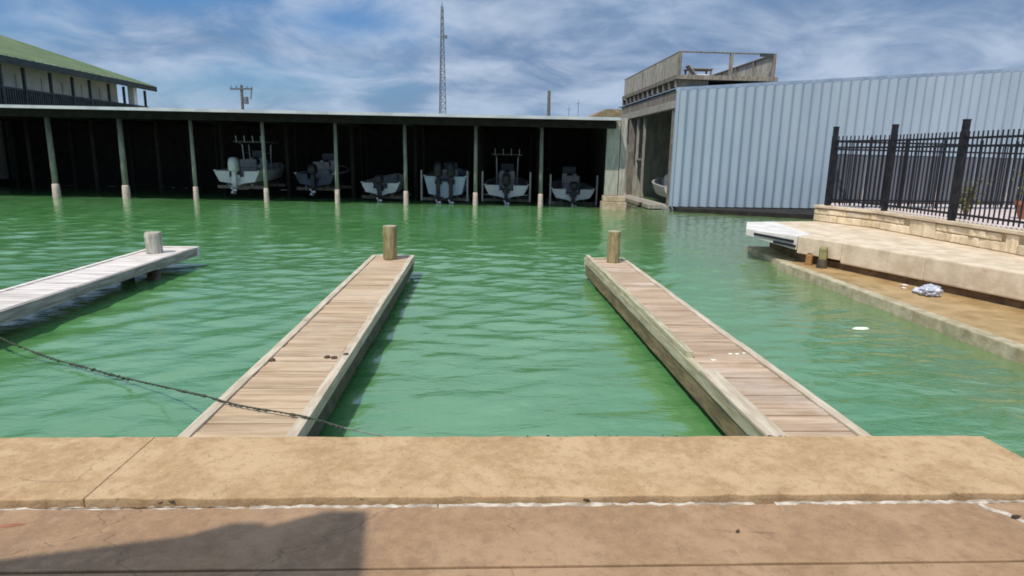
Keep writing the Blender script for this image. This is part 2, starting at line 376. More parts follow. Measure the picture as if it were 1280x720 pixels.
# water: one sheet of real waves
def water():
    xs = np.unique(np.concatenate([np.linspace(-400, -60, 18), np.linspace(-60, -26, 40), np.arange(-26, -8, 0.12), np.arange(-8, 9, 0.055), np.arange(9, 30, 0.2), np.linspace(30, 400, 20)]))
    ys = np.unique(np.concatenate([np.arange(2.6, 9, 0.045), np.arange(9, 16, 0.06), np.arange(16, 32, 0.12), np.linspace(32, 48, 50)]))
    X, Y = np.meshgrid(xs, ys)
    Z = np.zeros_like(X)
    rg = np.random.default_rng(5)
    for i in range(46):
        lam = 0.18 * (1.3 / 0.18) ** rg.random()
        th = math.pi / 2 + 0.35 + rg.normal() * 0.6
        k = 2 * math.pi / lam
        ph = rg.random() * 6.28
        warp = 0.5 * np.sin(0.7 * X + 0.4 * Y + i) + 0.4 * np.sin(0.5 * Y - 0.6 * X + 2 * i)
        env = 0.65 + 0.55 * np.sin(0.45 * X * math.cos(i) + 0.5 * Y * math.sin(i * 1.7) + i * 1.3)
        Z += lam * 0.0036 * env * np.sin(k * (X * math.cos(th) + Y * math.sin(th)) + ph + warp * 1.6)
    fade = np.clip((60 - np.abs(X)) / 30, 0, 1) * np.interp(Y, [3, 9, 16, 24, 30], [0.7, 0.9, 0.95, 0.8, 0.55])
    Z = Z * fade
    ny, nx = X.shape
    co = np.stack([X, Y, Z], -1).reshape(-1, 3)
    idx = np.arange(nx * ny).reshape(ny, nx)
    q = np.stack([idx[:-1, :-1], idx[:-1, 1:], idx[1:, 1:], idx[1:, :-1]], -1).reshape(-1, 4)
    me = bpy.data.meshes.new('water')
    me.vertices.add(len(co)); me.vertices.foreach_set('co', co.ravel())
    me.loops.add(q.size); me.loops.foreach_set('vertex_index', q.ravel().astype(np.int32))
    me.polygons.add(len(q)); me.polygons.foreach_set('loop_start', (np.arange(len(q)) * 4).astype(np.int32))
    me.update(calc_edges=True)
    me.polygons.foreach_set('use_smooth', np.ones(len(q), bool))
    me.materials.append(M['water'])
    o = bpy.data.objects.new('water', me); COL.objects.link(o); WM['water'] = Vector()
    tag(o, kind='structure')
water()

# near quay: coping slabs on a quay wall, then the pavement slabs
rn = random.Random(3)
quay = tag(MB().box((-40, 2.6, -2.5), (3.46, 3.90, 0.36)).build('quay', M['rock']), kind='structure')
cuts = [-40, -24, -12, -7.2, -2.07, 3.49]
for i in range(len(cuts) - 1):
    a, b = cuts[i] + 0.002, cuts[i + 1] - 0.002
    n = 14
    front = jag((a, 3.935), (b, 3.935), n * 4, 0.008, rn)
    back = jag((b, 3.178), (a, 3.178), n * 4, 0.011, rn)
    if i == len(cuts) - 2: front[-1] = Vector((b - 0.03, 3.93)); 
    MB().prism([tuple(p) for p in front] + [tuple(p) for p in back], 0.362, 0.48).build('coping_slab', M['cap'], quay, bevel=0.007)
pave = tag(MB().box((-60, -11.9, -2.4), (3.44, 3.16, 0.33)).build('pavement', M['dirt']), kind='structure')
# slabs of the front strip (one broken corner at the right)
crack = [(2.78, 3.135), (2.80, 3.06), (2.87, 3.0), (2.89, 2.93), (3.02, 2.88), (3.12, 2.80), (3.25, 2.78), (3.46, 2.70)]
strip = [-60, -14, -8.3, -4.4]
for i in range(3):
    MB().box((strip[i] + 0.006, 2.618, 0.332), (strip[i + 1] - 0.006, 3.135, 0.45)).build('pavement_slab', M['slab'], pave, bevel=0.006)
poly = [(-4.394, 2.618)] + [(p.x, p.y) for p in jag((-4.394 + 0.3, 2.618), (3.46, 2.618), 50, 0.004, rn)] + [(3.46, 2.69)] + [(x - 0.005, y - 0.007) for x, y in crack[::-1][1:-1]] + [(2.772, 3.135), (-4.394, 3.135)]
MB().prism(poly, 0.332, 0.45).build('pavement_slab', M['slab'], pave, bevel=0.006)
MB().prism(crack + [(3.46, 3.135)], 0.332, 0.446).build('pavement_slab', M['slab'], pave, bevel=0.006)
for xa, xb in ((-60, -20), (-20, -10), (-10, -3.2), (-3.2, 3.46)):
    for ya, yb in ((-11.9, -5.0), (-5.0, -1.2), (-1.2, 2.602)):
        MB().box((xa + 0.006, ya + 0.006, 0.332), (xb - 0.006, yb - 0.004, 0.452)).build('pavement_slab', M['slab'], pave, bevel=0.006)
# white sealant squeezed along the joint, broken into runs
x = -14.0; k = 0
while x < 3.4:
    ln = rn.uniform(0.25, 1.6); e = min(x + ln, 3.42)
    n = max(4, int((e - x) / 0.035))
    wd = rn.uniform(-0.009, 0.010)
    pts_f = [(x + (e - x) * j / n, 3.126 + rn.uniform(-0.012, 0.006)) for j in range(n + 1)]
    pts_b = [(x + (e - x) * j / n, 3.145 + wd + rn.uniform(-0.010, 0.010)) for j in range(n + 1)][::-1]
    MB().prism(pts_f + pts_b, 0.40, 0.453).build('sealant', M['sealant'], pave, bevel=0.003)
    x = e + (rn.uniform(0.002, 0.012) if rn.random() < 0.6 else rn.uniform(0.03, 0.12)); k += 1
pf = [(x - 0.004, y - 0.006) for x, y in crack]; pb = [(x + rn.uniform(0.008, 0.03), y + rn.uniform(0.010, 0.03)) for x, y in crack[::-1]]
MB().prism(pf + pb, 0.40, 0.4525).build('sealant', M['sealant'], pave, bevel=0.003)
# spalled chips and dirt along the joint
cr = MB()
for x, y, r in [(-1.67, 3.19, 0.035), (-1.62, 3.185, 0.028), (0.2, 3.20, 0.03), (1.96, 3.205, 0.032), (2.88, 2.965, 0.024), (-0.62, 3.19, 0.02), (0.6, 3.17, 0.02), (1.32, 2.86, 0.012), (-2.55, 2.98, 0.012)]:
    cr.blob((x, y, 0.462), (r, r * 0.6, 0.010), int(x * 100) & 255, 0.35)
tag(cr.build('debris', M['dirt']), kind='stuff')
pt = MB()
pt.prism([(-2.40, 2.955), (-2.30, 2.965), (-2.24, 2.99), (-2.28, 3.0), (-2.38, 2.98)], 0.448, 0.4525)
pt.build('paint_mark', M['terracotta'], pave)
# coping slab joint dark line is a real gap; floor of the gap
# ================================================================== DOCKS
def dock(xl, xr, y0, y1, plank_m, rail_l, rail_r, skirt_l, skirt_r, label, post, post_m, post_h, post_r, skirt_z, piles, seed):
    rn = random.Random(seed)
    t = thing('dock', ((xl + xr) / 2, (y0 + y1) / 2, 0), label, 'dock', 'finger docks of the boat slips')
    # planks share one mesh per dock; each is turned and lifted a little
    pw = 0.142
    me = []
    for j in range(4):
        mb = MB(); wv = [rn.uniform(-0.003, 0.003) for _ in range(4)]
        x0, x1 = xl + 0.085, xr - 0.085
        mb._add([(x0 + wv[0], 0, 0), (x1 + wv[1], 0, 0), (x1 + wv[1], pw - 0.010, 0), (x0 + wv[0], pw - 0.010, 0),
                 (x0 + wv[0], 0, 0.035), (x1 + wv[1], 0, 0.035), (x1 + wv[1], pw - 0.010, 0.035), (x0 + wv[0], pw - 0.010, 0.035)],
                [(0, 3, 2, 1), (4, 5, 6, 7), (0, 1, 5, 4), (1, 2, 6, 5), (2, 3, 7, 6), (3, 0, 4, 7)])
        me.append(mb.mesh('plank', plank_m, 0.004, centre=Vector(((x0 + x1) / 2, pw / 2, 0.0175)))[0])
    n = int((y1 - y0 - 0.16) / pw)
    for i in range(n):
        o = place('plank', me[rn.randrange(4)], ((xl + xr) / 2 + rn.uniform(-0.004, 0.004), y0 + 0.02 + (i + 0.5) * pw, 0.350 + rn.uniform(-0.004, 0.004)), t)
        o.rotation_euler = (rn.uniform(-0.012, 0.012), rn.uniform(-0.004, 0.004), rn.uniform(-0.004, 0.004))
    MB().box((xl + 0.06, y0 + 0.02, 0.24), (xr - 0.06, y1 - 0.1, 0.325)).build('joist', M['skirt_brown'], t)
    ye = y0 + 0.02 + n * pw
    MB().box((xl, ye + 0.004, 0.20), (xr, ye + 0.12, 0.385)).build('end_board', rail_l, t, bevel=0.008)
    # edge boards, in lengths that butt end to end
    for sx, rm, sk in ((0, rail_l, skirt_l), (1, rail_r, skirt_r)):
        yy = y0
        while yy < ye - 0.05:
            e = min(yy + rn.uniform(2.2, 3.4), ye)
            if ye - e < 0.8: e = ye
            a, b = (xl, xl + 0.08) if sx == 0 else (xr - 0.08, xr)
            MB().box((a, yy + 0.004, 0.27), (b, e - 0.004, 0.380 + rn.uniform(-0.006, 0.008))).build('edge_board', rm, t, bevel=0.008)
            a2, b2 = (xl + 0.012, xl + 0.055) if sx == 0 else (xr - 0.055, xr - 0.012)
            MB().box((a2, yy + 0.003, skirt_z + rn.uniform(-0.02, 0.02)), (b2, e - 0.003, 0.268)).build('side_board', sk, t, bevel=0.006)
            yy = e
    for px, py in piles:
        MB().tube([(px, py, -1.5), (px, py, 0.24)], [0.12, 0.115], 12).build('pile', M['pile_wet'], t, smooth=True)
    if post:
        px, py = post
        mb = MB(); k = 9
        zs = [0.372 + post_h * j / k for j in range(k + 1)]
        mb.tube([(px + rn.uniform(-0.006, 0.006), py, z) for z in zs], [post_r * rn.uniform(0.95, 1.03) for z in zs], 16)
        p = mb.build('mooring_post', post_m, t, smooth=False, bevel=0.008)
        for q in p.data.polygons: q.use_smooth = abs(q.normal.z) < 0.7
        MB().tube([(px, py, 0.372 + post_h - 0.002), (px, py, 0.372 + post_h + 0.006)], post_r * 0.93, 16).build('post_cap', M['post_top'], p)
    return t
d1 = dock(-6.43, -5.58, 4.0, 13.0, M['plank_white'], M['plank_white'], M['skirt_grey'], M['skirt_grey'], M['skirt_grey'],
          'bleached white plank dock at the far left with a grey post stub', (-6.07, 12.16), M['post_grey'], 0.38, 0.145, 0.225,
          [(-5.74, 11.42), (-5.72, 7.35), (-6.2, 7.5), (-6.2, 11.4)], 1)
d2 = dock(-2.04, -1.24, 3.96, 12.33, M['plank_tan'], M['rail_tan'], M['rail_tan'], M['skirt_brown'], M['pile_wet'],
          'tan plank dock left of the central slip, with a tall brown post', (-1.64, 11.76), M['post_tan'], 0.61, 0.130, 0.10,
          [(-1.85, 11.3), (-1.45, 11.3), (-1.85, 7.6), (-1.45, 7.6)], 2)
d3 = dock(2.03, 2.82, 3.96, 12.30, M['plank_pink'], M['rail_olive'], M['rail_tan'], M['skirt_brown'], M['skirt_brown'],
          'pinkish brown plank dock right of the central slip, curb along its left edge', (2.49, 11.71), M['post_tan'], 0.58, 0.118, 0.07,
          [(2.22, 11.3), (2.62, 11.3), (2.22, 7.6), (2.62, 7.6)], 3)
MB().bar((2.075, 5.93, 0.415), (2.075, 9.0, 0.415), 0.075, 0.065).build('curb_rail', M['rail_olive'], d3, bevel=0.008)
MB().bar((2.075, 9.01, 0.415), (2.075, 12.1, 0.415), 0.075, 0.065).build('curb_rail', M['rail_olive'], d3, bevel=0.008)
MB().bar((2.10, 4.0, 0.395), (2.10, 5.5, 0.395), 0.15, 0.03).build('curb_board', M['rail_tan'], d3, bevel=0.006)
for bx, by in ((-1.93, 5.83), (-1.44, 5.92), (-1.37, 5.9), (-1.28, 6.0)):
    MB().tube([(bx, by, 0.365), (bx, by, 0.386)], [0.035, 0.026], 8).build('bolt', M['bolt'], d2)
for bx, by in ((2.30, 5.9), (2.55, 6.1), (2.62, 6.1), (2.7, 6.12)):
    MB().blob((bx, by, 0.373), (0.03, 0.016, 0.006), int(by * 10), 0.3).build('paint_fleck', M['foam'], d3)

# weedy rope strung across the slips
def rope():
    t = thing('rope', (-4.5, 6.3, 0.3), 'weed grown rope strung low across the left slip and over the tan dock', 'rope')
    P = [(-5.60, 7.2, 0.34), (-5.25, 7.03, 0.22), (-4.585, 6.76, 0.09), (-4.036, 6.52, 0.05), (-3.557, 6.23, 0.06), (-2.944, 5.77, 0.14), (-2.44, 5.22, 0.29), (-2.16, 4.88, 0.392), (-1.80, 4.67, 0.395), (-1.27, 4.46, 0.395), (-0.96, 4.34, 0.36)]
    Q = [(-0.96, 4.34, 0.36), (-0.55, 4.20, 0.34), (-0.1, 4.06, 0.36), (0.24, 3.985, 0.42), (0.9, 3.965, 0.44), (1.85, 3.965, 0.445)]
    def spl(P, n):
        o = []
        for i in range(len(P) - 1):
            a = Vector(P[max(i - 1, 0)]); b = Vector(P[i]); c = Vector(P[i + 1]); d = Vector(P[min(i + 2, len(P) - 1)])
            for j in range(n):
                s = j / n
                o.append(0.5 * ((2 * b) + (c - a) * s + (2 * a - 5 * b + 4 * c - d) * s * s + (3 * b - a - 3 * c + d) * s ** 3))
        return o + [Vector(P[-1])]
    rn = random.Random(4)
    a = spl(P, 14)
    MB().tube(a, [0.005 + 0.0015 * rn.random() for _ in a], 7).build('rope_length', M['rope'], t, smooth=True)
    MB().tube(spl(Q, 14), 0.005, 7).build('slack_length', M['rope_grey'], t, smooth=True)
    cl = MB()
    for i in range(2, len(a) - 1):
        for j in range(2):
            if rn.random() < 0.75:
                p = a[i].lerp(a[i + 1], rn.random())
                r = rn.uniform(0.007, 0.018) * (1.0 if i < 60 else 0.7)
                cl.blob(p + Vector((0, 0, -0.004)), (r * 1.6, r, r), i * 3 + j, 0.35)
    tag(cl.build('weed_clump', M['rope'], t), kind='stuff')
    c2 = MB()
    for i in range(46):
        x = rn.uniform(0.2, 2.3)
        c2.blob((x, 3.962 + rn.uniform(-0.01, 0.012), 0.455 + rn.uniform(-0.012, 0.012)), (rn.uniform(0.006, 0.018), 0.008, rn.uniform(0.005, 0.011)), i, 0.4)
    tag(c2.build('weed_tuft', M['rope'], t), kind='stuff')
rope()

# ================================================================== RIGHT SHORE
shore = tag(MB().prism([(9.4, 17.15), (9.85, 15.2), (9.85, -20), (400, -20), (400, 47.2), (18.2, 47.2), (17.0, 28.6)], -2.5, 1.08).build('shore_ground', M['patio']), kind='structure')
led = thing('ledge', (7.2, 10, 0), 'low algae stained concrete ledge at the waterline, in front of the terrace', 'ledge')
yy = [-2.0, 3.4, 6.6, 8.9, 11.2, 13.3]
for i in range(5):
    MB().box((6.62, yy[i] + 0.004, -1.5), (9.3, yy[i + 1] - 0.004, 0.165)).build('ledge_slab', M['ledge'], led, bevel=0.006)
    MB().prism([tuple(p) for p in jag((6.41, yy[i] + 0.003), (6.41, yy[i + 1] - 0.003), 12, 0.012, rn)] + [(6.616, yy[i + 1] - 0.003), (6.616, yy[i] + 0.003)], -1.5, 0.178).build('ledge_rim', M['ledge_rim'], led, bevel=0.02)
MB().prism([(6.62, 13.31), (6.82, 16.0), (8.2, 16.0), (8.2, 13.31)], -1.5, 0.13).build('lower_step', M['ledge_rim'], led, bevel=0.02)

ter = thing('terrace', (8.5, 11, 0.2), 'raised buff concrete terrace slab above the ledge, white at its far left end', 'terrace')
def fx(y):   # front edge of the terrace
    return np.interp(y, [6.5, 8.9, 12.4, 14.6], [8.85, 8.2, 7.2, 6.2])
yy = [-2, 4.5, 7.0, 8.9, 10.6, 12.35]
for i in range(5):
    a, b = yy[i] + 0.005, yy[i + 1] - 0.005
    f = [(fx(a) if a > 6.5 else 8.85 + (6.5 - a) * 0.26, a), (fx(b) if b > 6.5 else 8.85 + (6.5 - b) * 0.26, b)]
    MB().prism([f[0], (max(9.9, f[0][0] + 1), a), (9.9, b), f[1]], 0.30, 0.72).build('terrace_slab', M['terrace'], ter, bevel=0.03)
MB().prism([(fx(12.355), 12.355), (9.9, 12.355), (9.9, 15.2), (9.2, 16.9), (7.76, 16.53), (7.31, 13.74), (6.807, 13.315)], 0.36, 0.718).build('terrace_slab', M['terrace'], ter, bevel=0.015)
wt = [(6.80, 13.33), (7.30, 13.75), (7.75, 16.52), (6.92, 16.3), (6.2, 14.6)]
wb_ = [0.42, 0.42, 0.56, 0.58, 0.58]
wm_ = MB()
wm_._add([(x, y, z) for (x, y), z in zip(wt, wb_)] + [(x, y, 0.722) for x, y in wt], [(4, 3, 2, 1, 0), (5, 6, 7, 8, 9)] + [(k, (k + 1) % 5, 5 + (k + 1) % 5, 5 + k) for k in range(5)])
wsl = wm_.build('white_slab', M['terrace_white'], ter, bevel=0.012)
MB().bar((6.30, 14.36, 0.64), (6.76, 13.4, 0.60), 0.05, 0.05).build('dark_strip', M['iron'], wsl)  # dark bars for the dark marks along the slab's front face
MB().bar((6.53, 13.86, 0.53), (6.78, 13.34, 0.50), 0.03, 0.05).build('dark_strip', M['iron'], wsl)
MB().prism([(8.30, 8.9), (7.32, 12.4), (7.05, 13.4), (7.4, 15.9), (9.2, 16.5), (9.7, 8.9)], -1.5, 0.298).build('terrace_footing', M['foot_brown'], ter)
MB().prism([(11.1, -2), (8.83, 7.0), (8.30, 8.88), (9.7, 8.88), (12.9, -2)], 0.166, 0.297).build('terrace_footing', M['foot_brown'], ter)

# stone retaining wall with coping
wl = thing('retaining_wall', (9.7, 12, 0.72), 'buff stone retaining wall under the black fence', 'wall')
wpath = [(9.02, 16.95), (9.66, 15.15), (9.66, 2.0)]
core = MB()
for i in range(2):
    a = Vector(wpath[i]); b = Vector(wpath[i + 1]); d = (b - a).normalized(); nn = Vector((d.y, -d.x)); nn = nn if nn.x < 0 else -nn
    L = (b - a).length
    core.prism([tuple(a - nn * 0.03), tuple(b - nn * 0.03), tuple(b - nn * 0.30), tuple(a - nn * 0.30)], 0.70, 1.07)
    z0 = 0.722; tall = []
    for c, hgt in enumerate((0.19, 0.155)):
        s = 0.0
        while s < L - 0.05:
            ln = rn.uniform(0.28, 0.72)
            if L - s - ln < 0.2: ln = L - s
            p = a + d * (s + 0.004); q = a + d * (s + ln - 0.004)
            out = rn.uniform(0.0, 0.022)
            zz0 = z0 + rn.uniform(0, 0.012); zz1 = z0 + hgt - rn.uniform(0.006, 0.022)
            if c == 0:
                if rn.random() < 0.45: zz1 = 1.066; tall.append((s, s + ln))
            elif any(ta - 0.05 < s + ln / 2 < tb_ + 0.05 for ta, tb_ in tall):
                s += ln; continue
            elif any(ta < s + ln and s < tb_ for ta, tb_ in tall):
                ov = [(ta, tb_) for ta, tb_ in tall if ta < s + ln and s < tb_][0]
                if ov[0] > s: q = a + d * (ov[0] - 0.008)
                else: p = a + d * (ov[1] + 0.008)
                if (q - p).dot(d) < 0.08: s += ln; continue
            nseg = 5
            front = jag(p + nn * out, q + nn * out, nseg, 0.016, rn)
            MB().prism([tuple(v) for v in front] + [tuple(q - nn * 0.06), tuple(p - nn * 0.06)], zz0, zz1).build('stone', M['stone'], wl, bevel=0.024)
            s += ln
        z0 += hgt
    s = 0
    while s < L - 0.02:
        ln = min(rn.uniform(0.9, 1.4), L - s)
        if L - s - ln < 0.4: ln = L - s
        p = a + d * (s + 0.004); q = a + d * (s + ln - 0.004)
        MB().prism([tuple(p + nn * 0.05), tuple(q + nn * 0.05), tuple(q - nn * 0.34), tuple(p - nn * 0.34)], 1.082, 1.155).build('coping_stone', M['terrace'], wl, bevel=0.012)
        s += ln
core.build('mortar_core', M['mortar'], wl)

# iron fences
def fence(path, label, zb, post_top, rails, pick_top, pick_step, post_w=0.105, every=None, screen=None, group=None):
    base = Vector((path[0][0], path[0][1], zb))
    t = thing('iron_fence', base, label, 'fence', group)
    pm = MB().box((-0.011, -0.011, 0), (0.011, 0.011, pick_top - zb - 0.05)).mesh('picket', M['iron'], 0, centre=Vector((0, 0, 0)))[0]
    posts = [Vector(p) for p in path]
    if every:
        q = [posts[0]]
        for i in range(len(posts) - 1):
            n = max(1, round((posts[i + 1] - posts[i]).length / every))
            q += [posts[i].lerp(posts[i + 1], (j + 1) / n) for j in range(n)]
        posts = q
    for p in posts:
        h = post_w / 2
        po = MB().box((p.x - h, p.y - h, zb), (p.x + h, p.y + h, post_top)).build('post', M['iron'], t, bevel=0.006)
        MB().box((p.x - h * 1.12, p.y - h * 1.12, post_top + 0.001), (p.x + h * 1.12, p.y + h * 1.12, post_top + 0.03)).build('post_cap', M['iron'], po, bevel=0.008)
    for i in range(len(posts) - 1):
        a, b = posts[i], posts[i + 1]; d = (b - a).normalized(); L = (b - a).length
        aa = a + d * post_w / 2; bb = b - d * post_w / 2
        for z in rails:
            MB().bar((aa.x, aa.y, z), (bb.x, bb.y, z), 0.032, 0.045).build('rail', M['iron'], t)
        n = int(L / pick_step)
        for j in range(1, n):
            p = a.lerp(b, j / n)
            place('picket', pm, (p.x, p.y, zb + 0.05), t)
        if screen:
            nn = Vector((-d.y, d.x)) * 0.05
            MB().bar((aa.x + nn.x, aa.y + nn.y, (screen[0] + screen[1]) / 2), (bb.x + nn.x, bb.y + nn.y, (screen[0] + screen[1]) / 2), 0.012, screen[1] - screen[0]).build('mesh_screen', M['screen'], t)
    return t
fence([(9.22, 16.69), (9.76, 15.09), (9.74, 12.8), (9.73, 10.5), (9.72, 8.2), (9.71, 5.9)], 'black iron fence standing on the stone retaining wall, nearest the water', 1.156, 3.16, (2.82, 2.66, 1.30), 2.95, 0.118)
fence([(9.32, 16.95), (21.4, 18.0)], 'black iron fence with grey mesh screens along the far side of the patio', 1.082, 2.92, (2.82, 2.62, 1.28), 2.86, 0.125, 0.06, 1.06, (1.2, 2.5))

# plants and pot behind the fence
def shrub(loc, h, rad, label, seed, n=170, leafm=None):
    rn = random.Random(seed)
    t = thing('shrub', loc, label, 'plant')
    st = MB(); lf = MB()
    for k in range(9):
        th = rn.uniform(0, 6.28); e = Vector((loc[0] + math.cos(th) * rad * 0.7, loc[1] + math.sin(th) * rad * 0.7, loc[2] + h * rn.uniform(0.6, 1)))
        st.tube([loc, Vector(loc).lerp(e, 0.5) + Vector((0, 0, 0.12)), e], [0.02, 0.012, 0.005], 5)
        for j in range(n // 9):
            p = Vector(loc).lerp(e, rn.uniform(0.3, 1.05)) + Vector((rn.gauss(0, rad * .3), rn.gauss(0, rad * .3), rn.gauss(0, .07)))
            s = rn.uniform(0.03, 0.07)
            a = Vector((rn.uniform(-1, 1), rn.uniform(-1, 1), rn.uniform(-0.3, 1))).normalized()
            b = a.cross(Vector((rn.uniform(-1, 1), rn.uniform(-1, 1), 0.4))).normalized()
            lf._add([p, p + a * s + b * s * .45, p + a * s * 2.2, p + a * s - b * s * .45], [(0, 1, 2, 3)])
    st.build('stem', M['stem'], t)
    tag(lf.build('foliage', leafm or M['leaf'], t), kind='stuff')
    return t
shrub((11.05, 14.1, 1.08), 0.95, 0.35, 'yellow green shrub behind the fence, right of the tall post', 11)
shrub((12.75, 14.3, 1.45), 0.8, 0.4, 'leafy plant growing in the terracotta pot behind the fence', 12)
pot = thing('plant_pot', (12.75, 14.3, 1.08), 'reddish terracotta pot on the patio behind the fence', 'pot')
pm = MB().tube([(12.75, 14.3, 1.082), (12.75, 14.3, 1.40), (12.75, 14.3, 1.42), (12.75, 14.3, 1.50)], [0.21, 0.30, 0.335, 0.335], 18).build('pot_body', M['terracotta'], pot, smooth=False)
MB().tube([(12.75, 14.3, 1.501), (12.75, 14.3, 1.506)], [0.29, 0.29], 18).build('soil', M['soil'], pot)

# stub posts on the ledge
p = thing('stub_post', (6.90, 12.95, 0.166), 'short rusty orange stub post on the ledge', 'post')
MB().tube([(6.90, 12.95, 0.168), (6.91, 12.95, 0.36), (6.90, 12.95, 0.40)], [0.075, 0.07, 0.05], 10).build('shaft', M['rust'], p, bevel=0.006)
MB().tube([(6.90, 12.95, 0.400), (6.90, 12.95, 0.415)], [0.045, 0.03], 10).build('cap', M['bolt'], p)
p = thing('stub_post', (7.0, 12.6, 0.166), 'mossy stub post with a dark foot beside the rusty post', 'post')
MB().tube([(7.00, 12.60, 0.34), (7.00, 12.60, 0.56), (7.00, 12.60, 0.60)], [0.08, 0.085, 0.07], 10).build('shaft', M['mossy'], p, bevel=0.006)
MB().tube([(7.00, 12.60, 0.168), (7.00, 12.60, 0.339)], [0.11, 0.09], 10).build('foot', M['pile_wet'], p, bevel=0.006)

# litter
fl = MB(); fl.blob((5.37, 8.43, 0.012), (0.13, 0.05, 0.022), 21, 0.2, 2)
tag(fl.build('foam_scrap', M['foam'], smooth=True), 'white foam scrap floating on the water beside the ledge', 'foam scrap')
bgm = MB(); bgm.blob((7.42, 9.95, 0.25), (0.16, 0.15, 0.10), 22, 0.22, 3); bgm.blob((7.36, 10.15, 0.21), (0.10, 0.10, 0.06), 23, 0.25, 2)
tag(bgm.build('plastic_bag', M['bag']), 'crumpled clear plastic bag lying on the ledge', 'plastic bag')
pp = MB(); pp.blob((7.50, 10.75, 0.185), (0.07, 0.05, 0.02), 24, 0.3, 1); pp.blob((7.36, 10.55, 0.18), (0.05, 0.04, 0.015), 25, 0.3, 1)
tag(pp.build('paper_scrap', M['paper']), 'pale paper scrap on the ledge just beyond the plastic bag', 'litter')

# ================================================================== COVERED BOATHOUSE
TILT = -math.atan2(1.4, 27.0)
def bl(x):  # front line y at x
    return 29.9 - (x + 21) * 1.4 / 27
BX = Matrix.Translation((-21, 29.9, 0)) @ Matrix.Rotation(TILT, 4, 'Z')   # local: X along the front, Y into the house
bh = thing('boathouse', (-8, 33, 0), 'long low open fronted boathouse with dark slips across the water', 'boathouse')
def bb(a, b, name, m, parent=bh, bevel=0.0): return MB(BX).box(a, b).build(name, m, parent, bevel)
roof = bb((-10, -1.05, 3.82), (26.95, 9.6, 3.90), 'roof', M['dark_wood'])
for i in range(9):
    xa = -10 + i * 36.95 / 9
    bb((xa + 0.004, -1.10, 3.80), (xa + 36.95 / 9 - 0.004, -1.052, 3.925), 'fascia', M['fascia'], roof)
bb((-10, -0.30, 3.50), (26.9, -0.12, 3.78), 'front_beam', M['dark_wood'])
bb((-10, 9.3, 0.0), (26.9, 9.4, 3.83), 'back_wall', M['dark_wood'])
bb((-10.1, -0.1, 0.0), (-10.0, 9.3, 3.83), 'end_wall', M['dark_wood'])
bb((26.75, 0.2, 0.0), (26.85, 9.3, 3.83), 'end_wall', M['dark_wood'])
pmesh = MB().tube([(0, 0, 0.55), (0, 0, 2.0), (0, 0, 3.5)], [0.085, 0.08, 0.075], 12).mesh('post', M['bpost'], smooth=True, centre=Vector((0, 0, 0)))[0]
fmesh = MB().tube([(0, 0, -1.0), (0, 0, 0.1), (0, 0, 0.35), (0, 0, 0.58), (0, 0, 0.62)], [0.11, 0.115, 0.11, 0.105, 0.085], 12).mesh('post_foot', M['barnacle'], smooth=True, centre=Vector((0, 0, 0)))[0]
rmesh = MB().tube([(0, 0, -1.0), (0, 0, 3.7)], 0.10, 10).mesh('rear_post', M['dark_wood'], smooth=True, centre=Vector((0, 0, 0)))[0]  # rear posts coloured near black to stand in for the interior shade
px = [-28.45, -25.3, -22.15, -19.0, -15.87, -12.74, -9.58, -6.4, -3.32, -0.21, 2.71]
for i, x in enumerate(px):
    pos = V(x, bl(x) + 0.18, 0)
    po = place('post', pmesh, pos, bh)
    lean = (0.0, -0.02 if i == 3 else 0.0, 0)
    if i in (3, 4): po.scale = (1.45, 1.45, 1.0)
    po.rotation_euler = (0, random.uniform(-0.008, 0.008), 0)
    place('post_foot', fmesh, pos, po)
    for k in (1, 2):   # the rows of posts behind
        q = V(x + 0.052 * 3.1 * k, bl(x) + 3.1 * k, 0)
        place('rear_post', rmesh, q, bh)
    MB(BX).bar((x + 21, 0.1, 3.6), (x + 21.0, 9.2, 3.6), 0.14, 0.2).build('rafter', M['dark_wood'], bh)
# right end pier: panel and concrete foot
bb((26.55, -0.02, 0.62), (27.12, 0.12, 3.78), 'end_panel', M['panel_green'], bevel=0.01)
bb((27.16, -0.06, 0.60), (27.42, 0.20, 3.95), 'corner_post', M['timber_pale'], bevel=0.015)
bb((26.45, -0.18, -1.0), (27.55, 0.5, 0.34), 'pier_foot', M['concrete_foot'], bevel=0.04)
bb((26.50, -0.12, 0.345), (27.50, 0.4, 0.61), 'pier_block', M['concrete_foot'], bevel=0.04)

